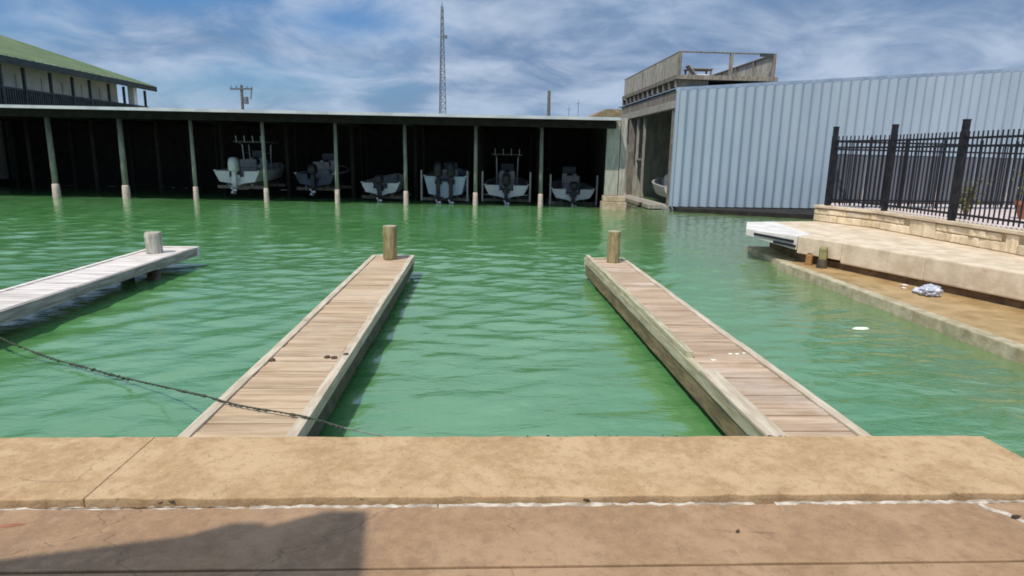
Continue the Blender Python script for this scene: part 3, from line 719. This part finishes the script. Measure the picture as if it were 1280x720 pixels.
# ---- boats
def boat(cx, stern_y, zk, L, beam, hullm, label, cowl, cow_h=0.62, ttop=None, console=True, free=0.72, heel=0.0, twin=False, group='boats hung in the boathouse'):
    xf = Matrix.Translation((cx, stern_y, zk)) @ Matrix.Rotation(TILT + heel, 4, 'Z')
    t = thing('motor_boat', (cx, stern_y, zk), label, 'boat', group)
    st = []
    N = 9
    for i in range(N):
        s = i / (N - 1)
        hb = beam / 2 * (1.0 if s < 0.45 else max(0.03, 1 - ((s - 0.45) / 0.55) ** 2.2))
        keel = 0.0 + 0.55 * max(0, s - 0.5) ** 2 * 2
        chine = 0.20 + 0.25 * max(0, s - 0.3)
        sheer = free + 0.28 * s * s
        st.append([(-hb, s * L, sheer), (-hb * 0.98, s * L, sheer - 0.12), (-hb * 0.80, s * L, chine), (0, s * L, keel), (hb * 0.80, s * L, chine), (hb * 0.98, s * L, sheer - 0.12), (hb, s * L, sheer)])
    mb = MB(xf); vs = [p for r in st for p in r]; fs = []
    for i in range(N - 1):
        for j in range(6):
            fs.append((i * 7 + j, i * 7 + j + 1, (i + 1) * 7 + j + 1, (i + 1) * 7 + j))
    mb._add(vs, fs)
    # transom with a motor notch
    hb = beam / 2; nw = 0.34 if not twin else 0.42; nz = free - 0.26
    mb._add([st[0][0], st[0][1], st[0][2], (-nw * 0.9, 0, 0.12), (-nw, 0, nz), (-nw, 0, free)], [(0, 1, 2, 3, 4, 5)])
    mb._add([st[0][6], st[0][5], st[0][4], (nw * 0.9, 0, 0.12), (nw, 0, nz), (nw, 0, free)], [(5, 4, 3, 2, 1, 0)])
    mb._add([(-nw, 0.02, nz), (nw, 0.02, nz), (nw * .9, 0.0, 0.12), (0, 0.0, 0.0), (-nw * .9, 0.0, 0.12)], [(0, 1, 2, 3, 4)])
    hull = mb.build('hull', hullm, t)
    # gunwale and cockpit
    gm = MB(xf)
    for i in range(N - 1):
        for sg in (0, 6):
            a = Vector(st[i][sg]); b = Vector(st[i + 1][sg])
            gm.bar(a + V(0, 0, 0.02), b + V(0, 0, 0.02), 0.09, 0.045)
    gm.build('gunwale', M['gel'], t)
    fm = MB(xf)
    fl = [(-r[0][0] * 0.9, r[0][1], 0.36) for r in st] + [(r[0][0] * 0.9, r[0][1], 0.36) for r in st[::-1]]
    fm._add([(p[0], p[1] + (0.06 if p[1] == 0 else 0), p[2]) for p in fl], [tuple(range(len(fl)))])
    fm.build('cockpit_floor', M['gel'], t)
    # outboard: tilted up slightly
    for ox in ((-0.3, 0.3) if twin else (0.0,)):
        z0 = free - 0.02
        lg = MB(xf)
        lg.box((ox - 0.09, -0.34, -0.08), (ox + 0.09, -0.14, z0 + 0.02)); lg.box((ox - 0.17, -0.12, nz - 0.1), (ox + 0.17, -0.002, nz + 0.1))
        lg.box((ox - 0.15, -0.50, 0.02), (ox + 0.15, -0.10, 0.045))
        om = lg.build('outboard_motor', cowl, t, bevel=0.02)
        cw = MB(xf)
        rings = [(z0 + 0.02, 0.15, 0.20), (z0 + 0.10, 0.20, 0.28), (z0 + cow_h * 0.65, 0.20, 0.28), (z0 + cow_h * 0.92, 0.16, 0.22), (z0 + cow_h, 0.08, 0.12)]
        vs = []; fs = []; n = 12
        for z, a, b in rings:
            for k in range(n):
                th = 2 * math.pi * k / n
                c, s_ = math.cos(th), math.sin(th)
                vs.append((ox + a * math.copysign(abs(c) ** 0.6, c), -0.27 + b * math.copysign(abs(s_) ** 0.6, s_), z))
        for i in range(len(rings) - 1):
            for k in range(n): fs.append((i * n + k, i * n + (k + 1) % n, (i + 1) * n + (k + 1) % n, (i + 1) * n + k))
        fs.append(tuple(range(n))[::-1]); fs.append(tuple(4 * n + k for k in range(n)))
        cw._add(vs, fs); cw.build('cowling', cowl, om, smooth=True)
        gc = MB(xf); gc.tube([(ox, -0.02, -0.17), (ox, -0.30, -0.17), (ox, -0.46, -0.17)], [0.02, 0.07, 0.05], 10)
        gc.box((ox - 0.012, -0.40, -0.36), (ox + 0.012, -0.18, -0.17)); gc.build('gearcase', M['alu'], om)
        pr = MB(xf)
        for k in range(3):
            th = k * 2.094
            d = V(math.cos(th), 0, math.sin(th)); e = V(-math.sin(th), 0, math.cos(th))
            c = V(ox, -0.49, -0.17)
            pr.extrude([c + d * 0.03, c + d * 0.09 + e * 0.06 + V(0, 0.02, 0), c + d * 0.17 + e * 0.03, c + d * 0.15 - e * 0.04, c + d * 0.05 - e * 0.03 + V(0, -0.03, 0)], (0, 0.012, 0))
        pr.build('propeller', M['alu'], om)
    if console:
        y = L * 0.42
        c = MB(xf).extrude([(-0.36, y, 0.37), (-0.36, y + 0.7, 0.37), (-0.36, y + 0.62, 1.15), (-0.36, y + 0.1, 1.28)], (0.72, 0, 0)).build('console', M['gel'], t, bevel=0.03)
        MB(xf).extrude([(-0.34, y + 0.55, 1.16), (-0.34, y + 0.58, 1.16), (-0.34, y + 0.40, 1.62), (-0.34, y + 0.37, 1.62)], (0.68, 0, 0)).build('windshield', M['glass_dark'], c)
        MB(xf).tube([(-0.0, y - 0.08, 1.10), (0.0, y + 0.02, 1.13)], [0.19, 0.19], 16).build('steering_wheel', M['cowl_dark'], c)
        sb = MB(xf).box((-0.40, y - 0.95, 0.37), (0.40, y - 0.5, 0.82)).build('seat', M['vinyl'], t, bevel=0.04)
        MB(xf).box((-0.40, y - 0.99, 0.83), (0.40, y - 0.89, 1.22)).build('seat_back', M['vinyl'], sb, bevel=0.03)
    if ttop:
        y = L * 0.36
        fr = None
        for sx in (-1, 1):
            f = MB(xf)
            f.tube([(sx * 0.5, y + 0.2, 0.37), (sx * 0.55, y + 0.15, ttop - 0.1), (sx * 0.6, y - 0.1, ttop)], 0.028, 7)
            f.tube([(sx * 0.5, y + 0.95, 0.37), (sx * 0.55, y + 0.95, ttop - 0.1), (sx * 0.6, y + 1.2, ttop)], 0.028, 7)
            f.tube([(sx * 0.53, y + 0.18, 1.5), (sx * 0.53, y + 0.95, 1.5)], 0.02, 6)
            fr = f.build('top_frame', M['alu'], t)
        MB(xf).box((-0.78, y - 0.35, ttop + 0.01), (0.78, y + 1.5, ttop + 0.07)).build('canopy_top', M['canvas'], t, bevel=0.025)
        for k in range(4):
            MB(xf).tube([(-0.6 + k * 0.4, y - 0.37, ttop + 0.0), (-0.6 + k * 0.4, y - 0.47, ttop + 0.32)], 0.024, 6).build('rod_holder', M['alu'], fr)
    return t

def lift(cx, y, zk, beam, L, label, guides=True):
    xf = Matrix.Translation((cx, y, 0)) @ Matrix.Rotation(TILT, 4, 'Z')
    t = thing('boat_lift', (cx, y, 0), label, 'boat lift', 'boat lifts in the boathouse')
    hw = beam / 2
    for yy in (0.6, L * 0.55):
        MB(xf).bar((-hw - 0.14, yy, zk - 0.08), (hw + 0.14, yy, zk - 0.08), 0.12, 0.14).build('cross_beam', M['timber_old'], t)
        for sx in (-1, 1):
            MB(xf).bar((sx * (hw + 0.13), yy, zk), (sx * (hw + 0.13), yy, 3.5), 0.02).build('hoist_cable', M['dark_wood'], t)
    for sx in (-1, 1):
        MB(xf).bar((sx * hw * 0.55, 0.3, zk + 0.05), (sx * hw * 0.55, L * 0.65, zk + 0.05), 0.12, 0.10).build('bunk', M['timber_old'], t)
        if guides:
            MB(xf).tube([(sx * (hw + 0.10), -0.25, zk - 0.1), (sx * (hw + 0.10), -0.25, zk + 1.3)], 0.045, 8).build('guide_pole', M['guide'], t)

boats = [
    (-11.30, 30.75, 0.62, 5.6, 2.05, M['gel'], 'white boat with a white outboard and canopy top, hung in the leftmost occupied slip', M['cowl_white'], 0.66, 2.0, True, 0.68),
    (-7.95, 31.60, 0.55, 5.0, 1.85, M['gel_dark'], 'dark hulled boat barely visible in the slip right of the white canopied boat', M['cowl_dark'], 0.5, None, True, 0.66),
    (-4.72, 30.90, 0.25, 4.8, 1.75, M['gel'], 'small low white boat with a black outboard and no console', M['cowl_dark'], 0.42, None, False, 0.62),
    (-1.66, 30.70, 0.22, 5.6, 1.95, M['gel_blue'], 'pale blue high sided boat with twin dark outboards in the middle slip', M['cowl_dark'], 0.74, None, True, 1.02),
    (1.24, 30.75, 0.22, 5.8, 2.05, M['gel'], 'white boat with a dark outboard under a grey canopy top', M['cowl_dark'], 0.60, 2.05, True, 0.66),
    (4.42, 30.60, 0.14, 5.2, 2.0, M['gel'], 'white open boat with a centre console in the rightmost slip', M['cowl_dark'], 0.40, None, True, 0.62),
]
for i, b in enumerate(boats):
    boat(*b, twin=(i == 3))
    lift(b[0], b[1], b[2], b[4], b[3], ['boat lift carrying the white boat with the white outboard', 'boat lift carrying the dark hulled boat', 'boat lift carrying the small low white boat',
         'boat lift carrying the pale blue twin engined boat', 'boat lift carrying the white boat with the grey canopy', 'boat lift with white guide poles carrying the rightmost boat'][i], guides=i in (3, 4, 5))

# ================================================================== METAL SIDED SHED
fl = thing('shade_strip', (12, 27.3, 0), 'added dark strip standing in for the shaded gap under the metal shed', 'shade strip')  # dark wedge added where the gap below the wall is only shaded
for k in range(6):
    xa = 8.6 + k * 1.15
    MB().prism([(xa, 28.12), (xa, 27.7 - 0.62 * k), (xa + 1.14, 27.7 - 0.62 * (k + 1)), (xa + 1.14, 28.12)], -0.3, 0.19).build('shade_strip_piece', M['dark_wood'], fl, bevel=0.01)
sh = thing('metal_shed', (16, 33, 0.2), 'tall shed clad in blue grey corrugated metal, standing over the water', 'shed')
FY = 28.3; X0, X1 = 8.43, 30.0
def roofz(x): return 5.24 + (x - X0) * 0.0785
ZB = 0.20
step = 0.42
x = X0 + 0.10
while x < X1:
    e = min(x + step * 3, X1)
    mb = MB(); prof = []
    k = x
    while k < e - 0.02:
        prof += [(k, 0.0), (k + 0.06, 0.0), (k + 0.21, -0.125), (k + 0.27, -0.125)]
        k += step
    prof.append((e + 0.012, 0.0))
    yo = 0.0
    vs = [(px_, FY + d, ZB + 0.004 * (px_ - X0)) for px_, d in prof] + [(px_, FY + d, roofz(px_) - 0.10) for px_, d in prof] + \
         [(px_, FY + d + 0.004, ZB + 0.004 * (px_ - X0)) for px_, d in prof] + [(px_, FY + d + 0.004, roofz(px_) - 0.10) for px_, d in prof]
    n = len(prof)
    fs = [(i, i + 1, n + i + 1, n + i) for i in range(n - 1)] + [(2 * n + i, 3 * n + i, 3 * n + i + 1, 2 * n + i + 1) for i in range(n - 1)]
    fs += [(i, 2 * n + i, 2 * n + i + 1, i + 1) for i in range(n - 1)] + [(n + i, n + i + 1, 3 * n + i + 1, 3 * n + i) for i in range(n - 1)]
    mb._add(vs, fs); mb.build('wall_sheet', M['metal_wall'], sh)
    x = e
MB().extrude([(X0 - 0.06, FY - 0.01, roofz(X0 - 0.06) - 0.095), (X1, FY - 0.01, roofz(X1) - 0.095), (X1, FY - 0.01, roofz(X1) + 0.05), (X0 - 0.06, FY - 0.01, roofz(X0 - 0.06) + 0.05)], (0, 0.055, 0)).build('roof_trim', M['metal_trim'], sh)
MB().extrude([(X0 - 0.06, FY + 0.05, roofz(X0 - 0.06) + 0.0), (X1, FY + 0.05, roofz(X1)), (X1, FY + 0.05, roofz(X1) + 0.04), (X0 - 0.06, FY + 0.05, roofz(X0 - 0.06) + 0.04)], (0, 12, 0)).build('roof', M['metal_trim'], sh)
MB().box((X0 - 0.02, FY - 0.06, ZB), (X0 + 0.098, FY + 0.12, roofz(X0) - 0.06)).build('corner_trim', M['metal_wall'], sh, bevel=0.008)
# timber side bay facing the boathouse
for y, wd in ((28.75, 0.16), (36.9, 0.30)):
    MB().box((X0 - 0.02, y - wd / 2, -0.9), (X0 + 0.28, y + wd / 2, 4.42)).build('side_post', M['timber_pale'] if wd > .3 else M['timber_old'], sh, bevel=0.012)
MB().box((X0 - 0.06, 28.45, 4.43), (X0 + 0.2, 39.2, 4.75)).build('header_beam', M['timber_pale'], sh, bevel=0.012)
for k in range(26):
    y = 28.5 + k * 0.41
    MB().box((X0 + 0.0, y, 4.76), (X0 + 0.10, y + 0.39, 5.20 + random.uniform(-0.04, 0.0))).build('gable_board', M['timber_old'], sh)
MB().box((X0 - 0.15, 28.45, -0.05), (X0 + 0.25, 39.2, 0.19)).build('sill_beam', M['timber_pale'], sh, bevel=0.015)
MB().box((X0 - 0.80, 28.9, 0.04), (X0 - 0.155, 38.5, 0.20)).build('side_walkway', M['timber_pale'], sh)
MB().box((X0, 39.3, 0.0), (X1, 39.4, 5.2)).build('back_wall', M['panel_green'], sh)
MB().box((12.5, 28.5, 0.0), (12.6, 39.2, 5.2)).build('inner_wall', M['timber_old'], sh)
for y in (33.6, 34.9, 36.2, 37.5, 38.8):
    MB().box((12.36, y - 0.07, 0.1), (12.496, y + 0.07, 5.0)).build('stud', M['timber_pale'], sh)
MB().box((12.30, 33.0, 2.5), (12.355, 39.2, 2.7)).build('nailing_rail', M['timber_pale'], sh)
for y in (34.2, 35.6):
    MB().box((X0 + 0.10, y - 0.05, 0.2), (X0 + 0.22, y + 0.05, 4.42)).build('bay_stud', M['timber_pale'], sh)
MB().bar((X0 + 0.16, 34.26, 2.2), (X0 + 0.16, 35.54, 2.2), 0.07, 0.09).build('bay_rail', M['timber_pale'], sh)
MB().box((X0 + 0.02, 28.36, 2.2), (X1, 28.44, 2.35)).build('girt', M['dark_wood'], sh)
for xx in (10.5, 12.6, 14.7):
    MB().tube([(xx, 29.2, -1.5), (xx, 29.2, 0.15)], 0.14, 10).build('pile', M['pile_wet'], sh)
    MB().tube([(xx, 33.2, -1.5), (xx, 33.2, 0.15)], 0.14, 10).build('pile', M['pile_wet'], sh)
MB().box((X0 + 0.1, FY + 0.15, 0.0), (15.4, FY + 0.32, 0.19)).build('skid_beam', M['dark_wood'], sh)
boat(9.95, 31.2, 0.20, 5.0, 1.9, M['gel'], 'white boat stored inside the open side bay of the metal shed', M['cowl_white'], 0.6, None, True, 0.7, group='boats stored in the metal shed')
ld = thing('swim_ladder', (8.3, 28.2, 0), 'dark ladder hanging into the water at the shed corner', 'ladder')
for yy in (28.05, 28.15):
    pass
for sx in (0, 0.42):
    MB().tube([(8.1 + sx, 28.05, -0.9), (8.1 + sx, 28.08, 0.1), (8.1 + sx, 28.3, 0.22)], 0.03, 6).build('side_rail', M['steel'], ld)
for k in range(3):
    MB().bar((8.13, 28.06, -0.25 + k * 0.16), (8.49, 28.06, -0.25 + k * 0.16), 0.035).build('rung', M['steel'], ld)

# roof deck on the shed
rd = thing('roof_deck', (10.5, 33, 5.6), 'timber roof deck with railings on top of the metal shed', 'deck')
DX0, DX1, DY0, DY1, DZ = 8.45, 12.75, 28.45, 39.2, 5.66
MB().box((DX0 - 0.08, DY0 - 0.06, DZ - 0.02), (DX1 + 0.08, DY0 - 0.005, DZ + 0.17)).build('rim_board', M['timber_old'], rd, bevel=0.008)
MB().box((DX0 - 0.08, DY0, DZ - 0.02), (DX0 - 0.02, DY1, DZ + 0.17)).build('rim_board', M['timber_old'], rd, bevel=0.008)
for k in range(12):
    y = DY0 + 0.15 + k * 0.95
    MB().box((DX0 - 0.06, y, DZ - 0.34), (DX0 + 1.4, y + 0.10, DZ - 0.03)).build('joist', M['timber_old'], rd)
dm = None
for k in range(72):
    y = DY0 + k * 0.148
    if y > DY1 - 0.1: break
    if dm is None: dm, c0 = MB().box((DX0, 0, DZ), (DX1, 0.138, DZ + 0.04)).mesh('deck_board', M['timber_old'], 0, centre=Vector(((DX0 + DX1) / 2, 0.069, DZ + 0.02)))
    place('deck_board', dm, ((DX0 + DX1) / 2, y + 0.069, DZ + 0.02), rd)
RT = 6.80
def rpost(x, y, wd=0.11): MB().box((x - wd / 2, y - wd / 2, DZ + 0.042), (x + wd / 2, y + wd / 2, RT - 0.05)).build('rail_post', M['timber_old'], rd, bevel=0.008)
for x in (DX0 + 0.06, 10.75, DX1 - 0.12): rpost(x, DY0 + 0.06, 0.13)
for k in range(1, 6):
    rpost(DX0 + 0.06, DY0 + 0.06 + k * 2.1); rpost(DX1 - 0.12, DY0 + 0.06 + k * 2.1)
MB().box((DX0, DY0, RT - 0.048), (DX1 - 0.05, DY0 + 0.12, RT)).build('top_rail', M['timber_old'], rd, bevel=0.008)
MB().box((DX0, DY0 + 0.125, RT - 0.048), (DX0 + 0.12, DY1, RT)).build('top_rail', M['timber_old'], rd, bevel=0.008)
MB().box((DX1 - 0.18, DY0 + 0.125, RT - 0.048), (DX1 - 0.05, DY1, RT)).build('top_rail', M['timber_old'], rd, bevel=0.008)
MB().box((DX1 - 0.8, DY0 - 0.01, RT - 0.15), (DX1 - 0.19, DY0 - 0.002, RT - 0.002)).build('rail_plate', M['dark_trim'], rd)
slat = MB().box((-0.012, -0.05, DZ + 0.045), (0.012, 0.05, RT - 0.052)).mesh('railing_slat', M['timber_pale'], 0, centre=Vector((0, 0, 0)))[0]
n = 74
for k in range(n):
    y = DY0 + 0.2 + k * (DY1 - DY0 - 0.3) / n
    place('railing_slat', slat, (DX0 + 0.02, y, 0), rd)
    place('railing_slat', slat, (DX1 - 0.08, y, 0), rd)
tb = thing('patio_table', (10.2, 31.0, DZ + 0.04), 'brown table on the roof deck seen through the railing', 'table')
MB().box((9.55, 30.6, 6.36), (10.75, 31.4, 6.41)).build('tabletop', M['timber_old'], tb, bevel=0.01)
for sx in (9.65, 10.65):
    for sy in (30.68, 31.32):
        MB().bar((sx, sy, DZ + 0.042), (sx, sy, 6.36), 0.07).build('leg', M['timber_old'], tb)
cu = thing('deck_chair', (9.9, 30.0, DZ + 0.04), 'reclining pale chair in front of the roof deck table', 'chair')
MB().box((9.7, 29.8, 5.98), (10.25, 30.3, 6.04)).build('seat', M['white_paint'], cu, bevel=0.01)
MB().extrude([(9.66, 29.8, 6.03), (9.30, 29.8, 6.42), (9.34, 29.8, 6.45), (9.70, 29.8, 6.06)], (0, 0.5, 0)).build('backrest', M['timber_pale'], cu)
for sx in (9.75, 10.2):
    for sy in (29.84, 30.26): MB().bar((sx, sy, DZ + 0.042), (sx, sy, 5.98), 0.04).build('leg', M['alu'], cu)

# ================================================================== BACKGROUND BUILDINGS
hut = thing('low_hut', (9.5, 48, 0.3), 'low hut with a brown roof between the boathouse and the metal shed', 'building')
MB().box((7.6, 49, 0.31), (14.0, 54, 4.6)).build('wall', M['timber_pale'], hut)
MB().extrude([(7.0, 48.5, 4.61), (9.2, 48.5, 5.75), (14.5, 48.5, 5.75), (14.5, 48.5, 4.61)], (0, 6, 0)).build('roof', M['brown_roof'], hut)

gb = thing('green_roofed_building', (-34, 45, 0.3), 'two storey pale building with a green metal roof and upper gallery', 'building')
EX, EZ, RX, RZ = -26.35, 7.0, -40.5, 11.35
G0, G1 = 30.5, 55.5
MB().box((-52, G0 + 0.8, 0.31), (-27.7, 52.2, 6.95)).build('wall', M['pale_wall'], gb)
sl = (RZ - EZ) / (RX - EX)
roofg = MB()
roofg.extrude([(EX, G0, EZ), (RX, G0, RZ), (2 * RX - EX, G0, EZ), (2 * RX - EX, G0, EZ + 0.12), (RX, G0, RZ + 0.14), (EX, G0, EZ + 0.12)], (0, G1 - G0, 0))
rg_o = roofg.build('roof', M['green_roof'], gb)
for k in range(34):   # standing seams of the roof side that shows
    y = G0 + 0.2 + k * 0.74
    MB().bar((EX, y, EZ + 0.15), (RX, y, RZ + 0.17), 0.05, 0.05).build('roof_seam', M['green_roof'], rg_o)
MB().box((EX - 0.05, G0, EZ - 0.28), (EX + 0.06, G1, EZ + 0.10)).build('gutter', M['dark_trim'], gb)
for fy in (G1 - 0.02,):
    MB().extrude([(EX, fy, EZ - 0.2), (RX, fy, RZ - 0.2), (RX, fy, RZ + 0.12), (EX, fy, EZ + 0.1)], (0, 0.08, 0)).build('barge_board', M['dark_trim'], gb)
gy = [31.6, 34.2, 36.5, 38.7, 40.6, 43.0, 45.2, 47.1, 49.4, 51.4, 54.5]
for i, y in enumerate(gy):
    MB().box((-26.88, y - 0.07, 0.31), (-26.73, y + 0.07, EZ - 0.29)).build('gallery_post', M['dark_trim'], gb)
MB().box((-26.90, 31.0, 5.40), (-26.76, 54.9, 5.50)).build('gallery_rail', M['dark_trim'], gb)
MB().box((-27.69, 31.0, 4.25), (-26.72, 55.0, 4.5)).build('gallery_floor', M['dark_trim'], gb)
bal = MB().box((-0.045, -0.045, 4.51), (0.045, 0.045, 5.39)).mesh('baluster', M['dark_trim'], 0, centre=Vector((0, 0, 0)))[0]
for k in range(120):
    place('baluster', bal, (-26.83, 31.1 + k * 0.2, 0), gb)
for i in range(len(gy) - 2):
    yc = (gy[i] + gy[i + 1]) / 2
    wf = MB().box((-27.695, yc - 0.62, 4.9), (-27.64, yc + 0.62, 6.4)).build('window', M['pale_wall'], gb)
    MB().box((-27.638, yc - 0.52, 5.0), (-27.625, yc + 0.52, 5.63)).build('pane', M['pale_wall'], wf)
    MB().box((-27.638, yc - 0.52, 5.67), (-27.625, yc + 0.52, 6.3)).build('pane', M['pale_wall'], wf)
MB().box((-27.35, 53.0, 0.31), (-26.9, 53.5, 6.9)).build('white_column', M['white_paint'], gb)

# ================================================================== TOWER, POLES
tw = thing('lattice_tower', (-5.25, 90, 0.3), 'tall thin lattice radio mast rising behind the boathouse', 'mast')
H = 21.2
cs = []
legs = 3
def tp(k, z):
    r = 0.62 * (1 - z / H) + 0.14
    th = k * 2 * math.pi / legs + 0.3
    return V(-5.25 + r * math.cos(th), 90 + r * math.sin(th), z)
for k in range(legs):
    MB().bar(tp(k, 0.3), tp(k, H), 0.11).build('leg', M['steel'], tw)
br = MB(); z = 0.3
nb = 26
for i in range(nb):
    za, zb_ = 0.3 + i * (H - 0.5) / nb, 0.3 + (i + 1) * (H - 0.5) / nb
    for k in range(legs):
        br.bar(tp(k, za), tp((k + 1) % legs, zb_), 0.05); br.bar(tp(k, zb_), tp((k + 1) % legs, zb_), 0.05)
br.build('bracing', M['steel'], tw)
MB().tube([(-5.25, 90, H), (-5.25, 90, H + 0.5)], 0.05, 6).build('antenna', M['steel'], tw)
MB().box((-5.0, 89.9, 17.2), (-4.55, 90.1, 17.6)).build('dish_bracket', M['steel'], tw)

up = thing('utility_pole', (-31.75, 90, 0.3), 'wooden utility pole with crossarm and transformer behind the boathouse', 'utility pole')
MB().tube([(-31.75, 90, 0.3), (-31.7, 90, 10.6)], [0.22, 0.17], 10).build('shaft', M['pole'], up)
MB().bar((-33.1, 89.8, 10.05), (-30.2, 89.8, 10.15), 0.16, 0.2).build('crossarm', M['pole'], up)
for k in (-33.0, -32.3, -30.9, -30.3):
    MB().tube([(k, 89.8, 10.2), (k, 89.8, 10.5)], [0.09, 0.05], 8).build('insulator', M['steel'], up)
MB().tube([(-31.15, 89.9, 8.2), (-31.15, 89.9, 9.1)], 0.30, 12).build('transformer', M['steel'], up)
MB().bar((-30.35, 89.8, 10.1), (-30.5, 89.8, 8.8), 0.12).build('brace', M['pole'], up)
p = thing('radio_mast', (9.2, 90, 0.3), 'plain dark pole standing behind the boathouse, left of the roof deck', 'pole')
MB().tube([(9.25, 90, 0.3), (9.2, 90, 10.9)], [0.30, 0.20], 8).build('shaft', M['pole'], p)
MB().box((9.0, 89.85, 10.0), (9.4, 90.15, 10.9)).build('head', M['steel'], p)
for i, (x, h, lb) in enumerate(((12.1, 9.2, 'shorter of two faint distant masts left of the roof deck'), (13.4, 10.0, 'taller of two faint distant masts left of the roof deck'))):
    p = thing('radio_mast', (x, 91, 0.3), lb, 'pole')
    MB().tube([(x, 91, 0.3), (x, 91, h - 0.4)], [0.10, 0.07], 6).build('shaft', M['metal_trim'], p)
    MB().bar((x - 0.3, 91, h - 0.6), (x + 0.3, 91, h - 0.6), 0.06).build('spreader', M['metal_trim'], p)
    MB().tube([(x, 91, h - 0.4), (x, 91, h)], 0.04, 5).build('tip', M['metal_trim'], p)

# ================================================================== SHADOW CASTER added out of view, cut to the outline of the pavement shadow
cn = thing('shadow_caster', (-3.6, 0, 0.45), 'unseen flat slab added and outlined to cast the shadow across the pavement', 'canopy')
CZ = 4.7
k = (CZ - 0.45) / SUN_DIR.z
off = Vector((SUN_DIR.x * k, SUN_DIR.y * k))
edge = [(-5.2, 1.85), (-2.15, 2.69), (-1.42, 2.86), (-1.25, 2.965), (-1.12, 2.965), (-1.06, 2.935), (-0.82, 3.06), (-0.59, 3.065), (-0.50, 2.35), (-0.47, 2.15), (-5.2, 1.35)]
MB().prism([(x + off.x, y + off.y) for x, y in edge], CZ, CZ + 0.05).build('caster_slab', M['canopy'], cn)
for x, y in ((-0.9, 2.55), (-4.9, 1.6)):
    MB().bar((x + off.x, y + off.y, 0.452), (x + off.x, y + off.y, CZ - 0.002), 0.09).build('post', M['canopy'], cn)
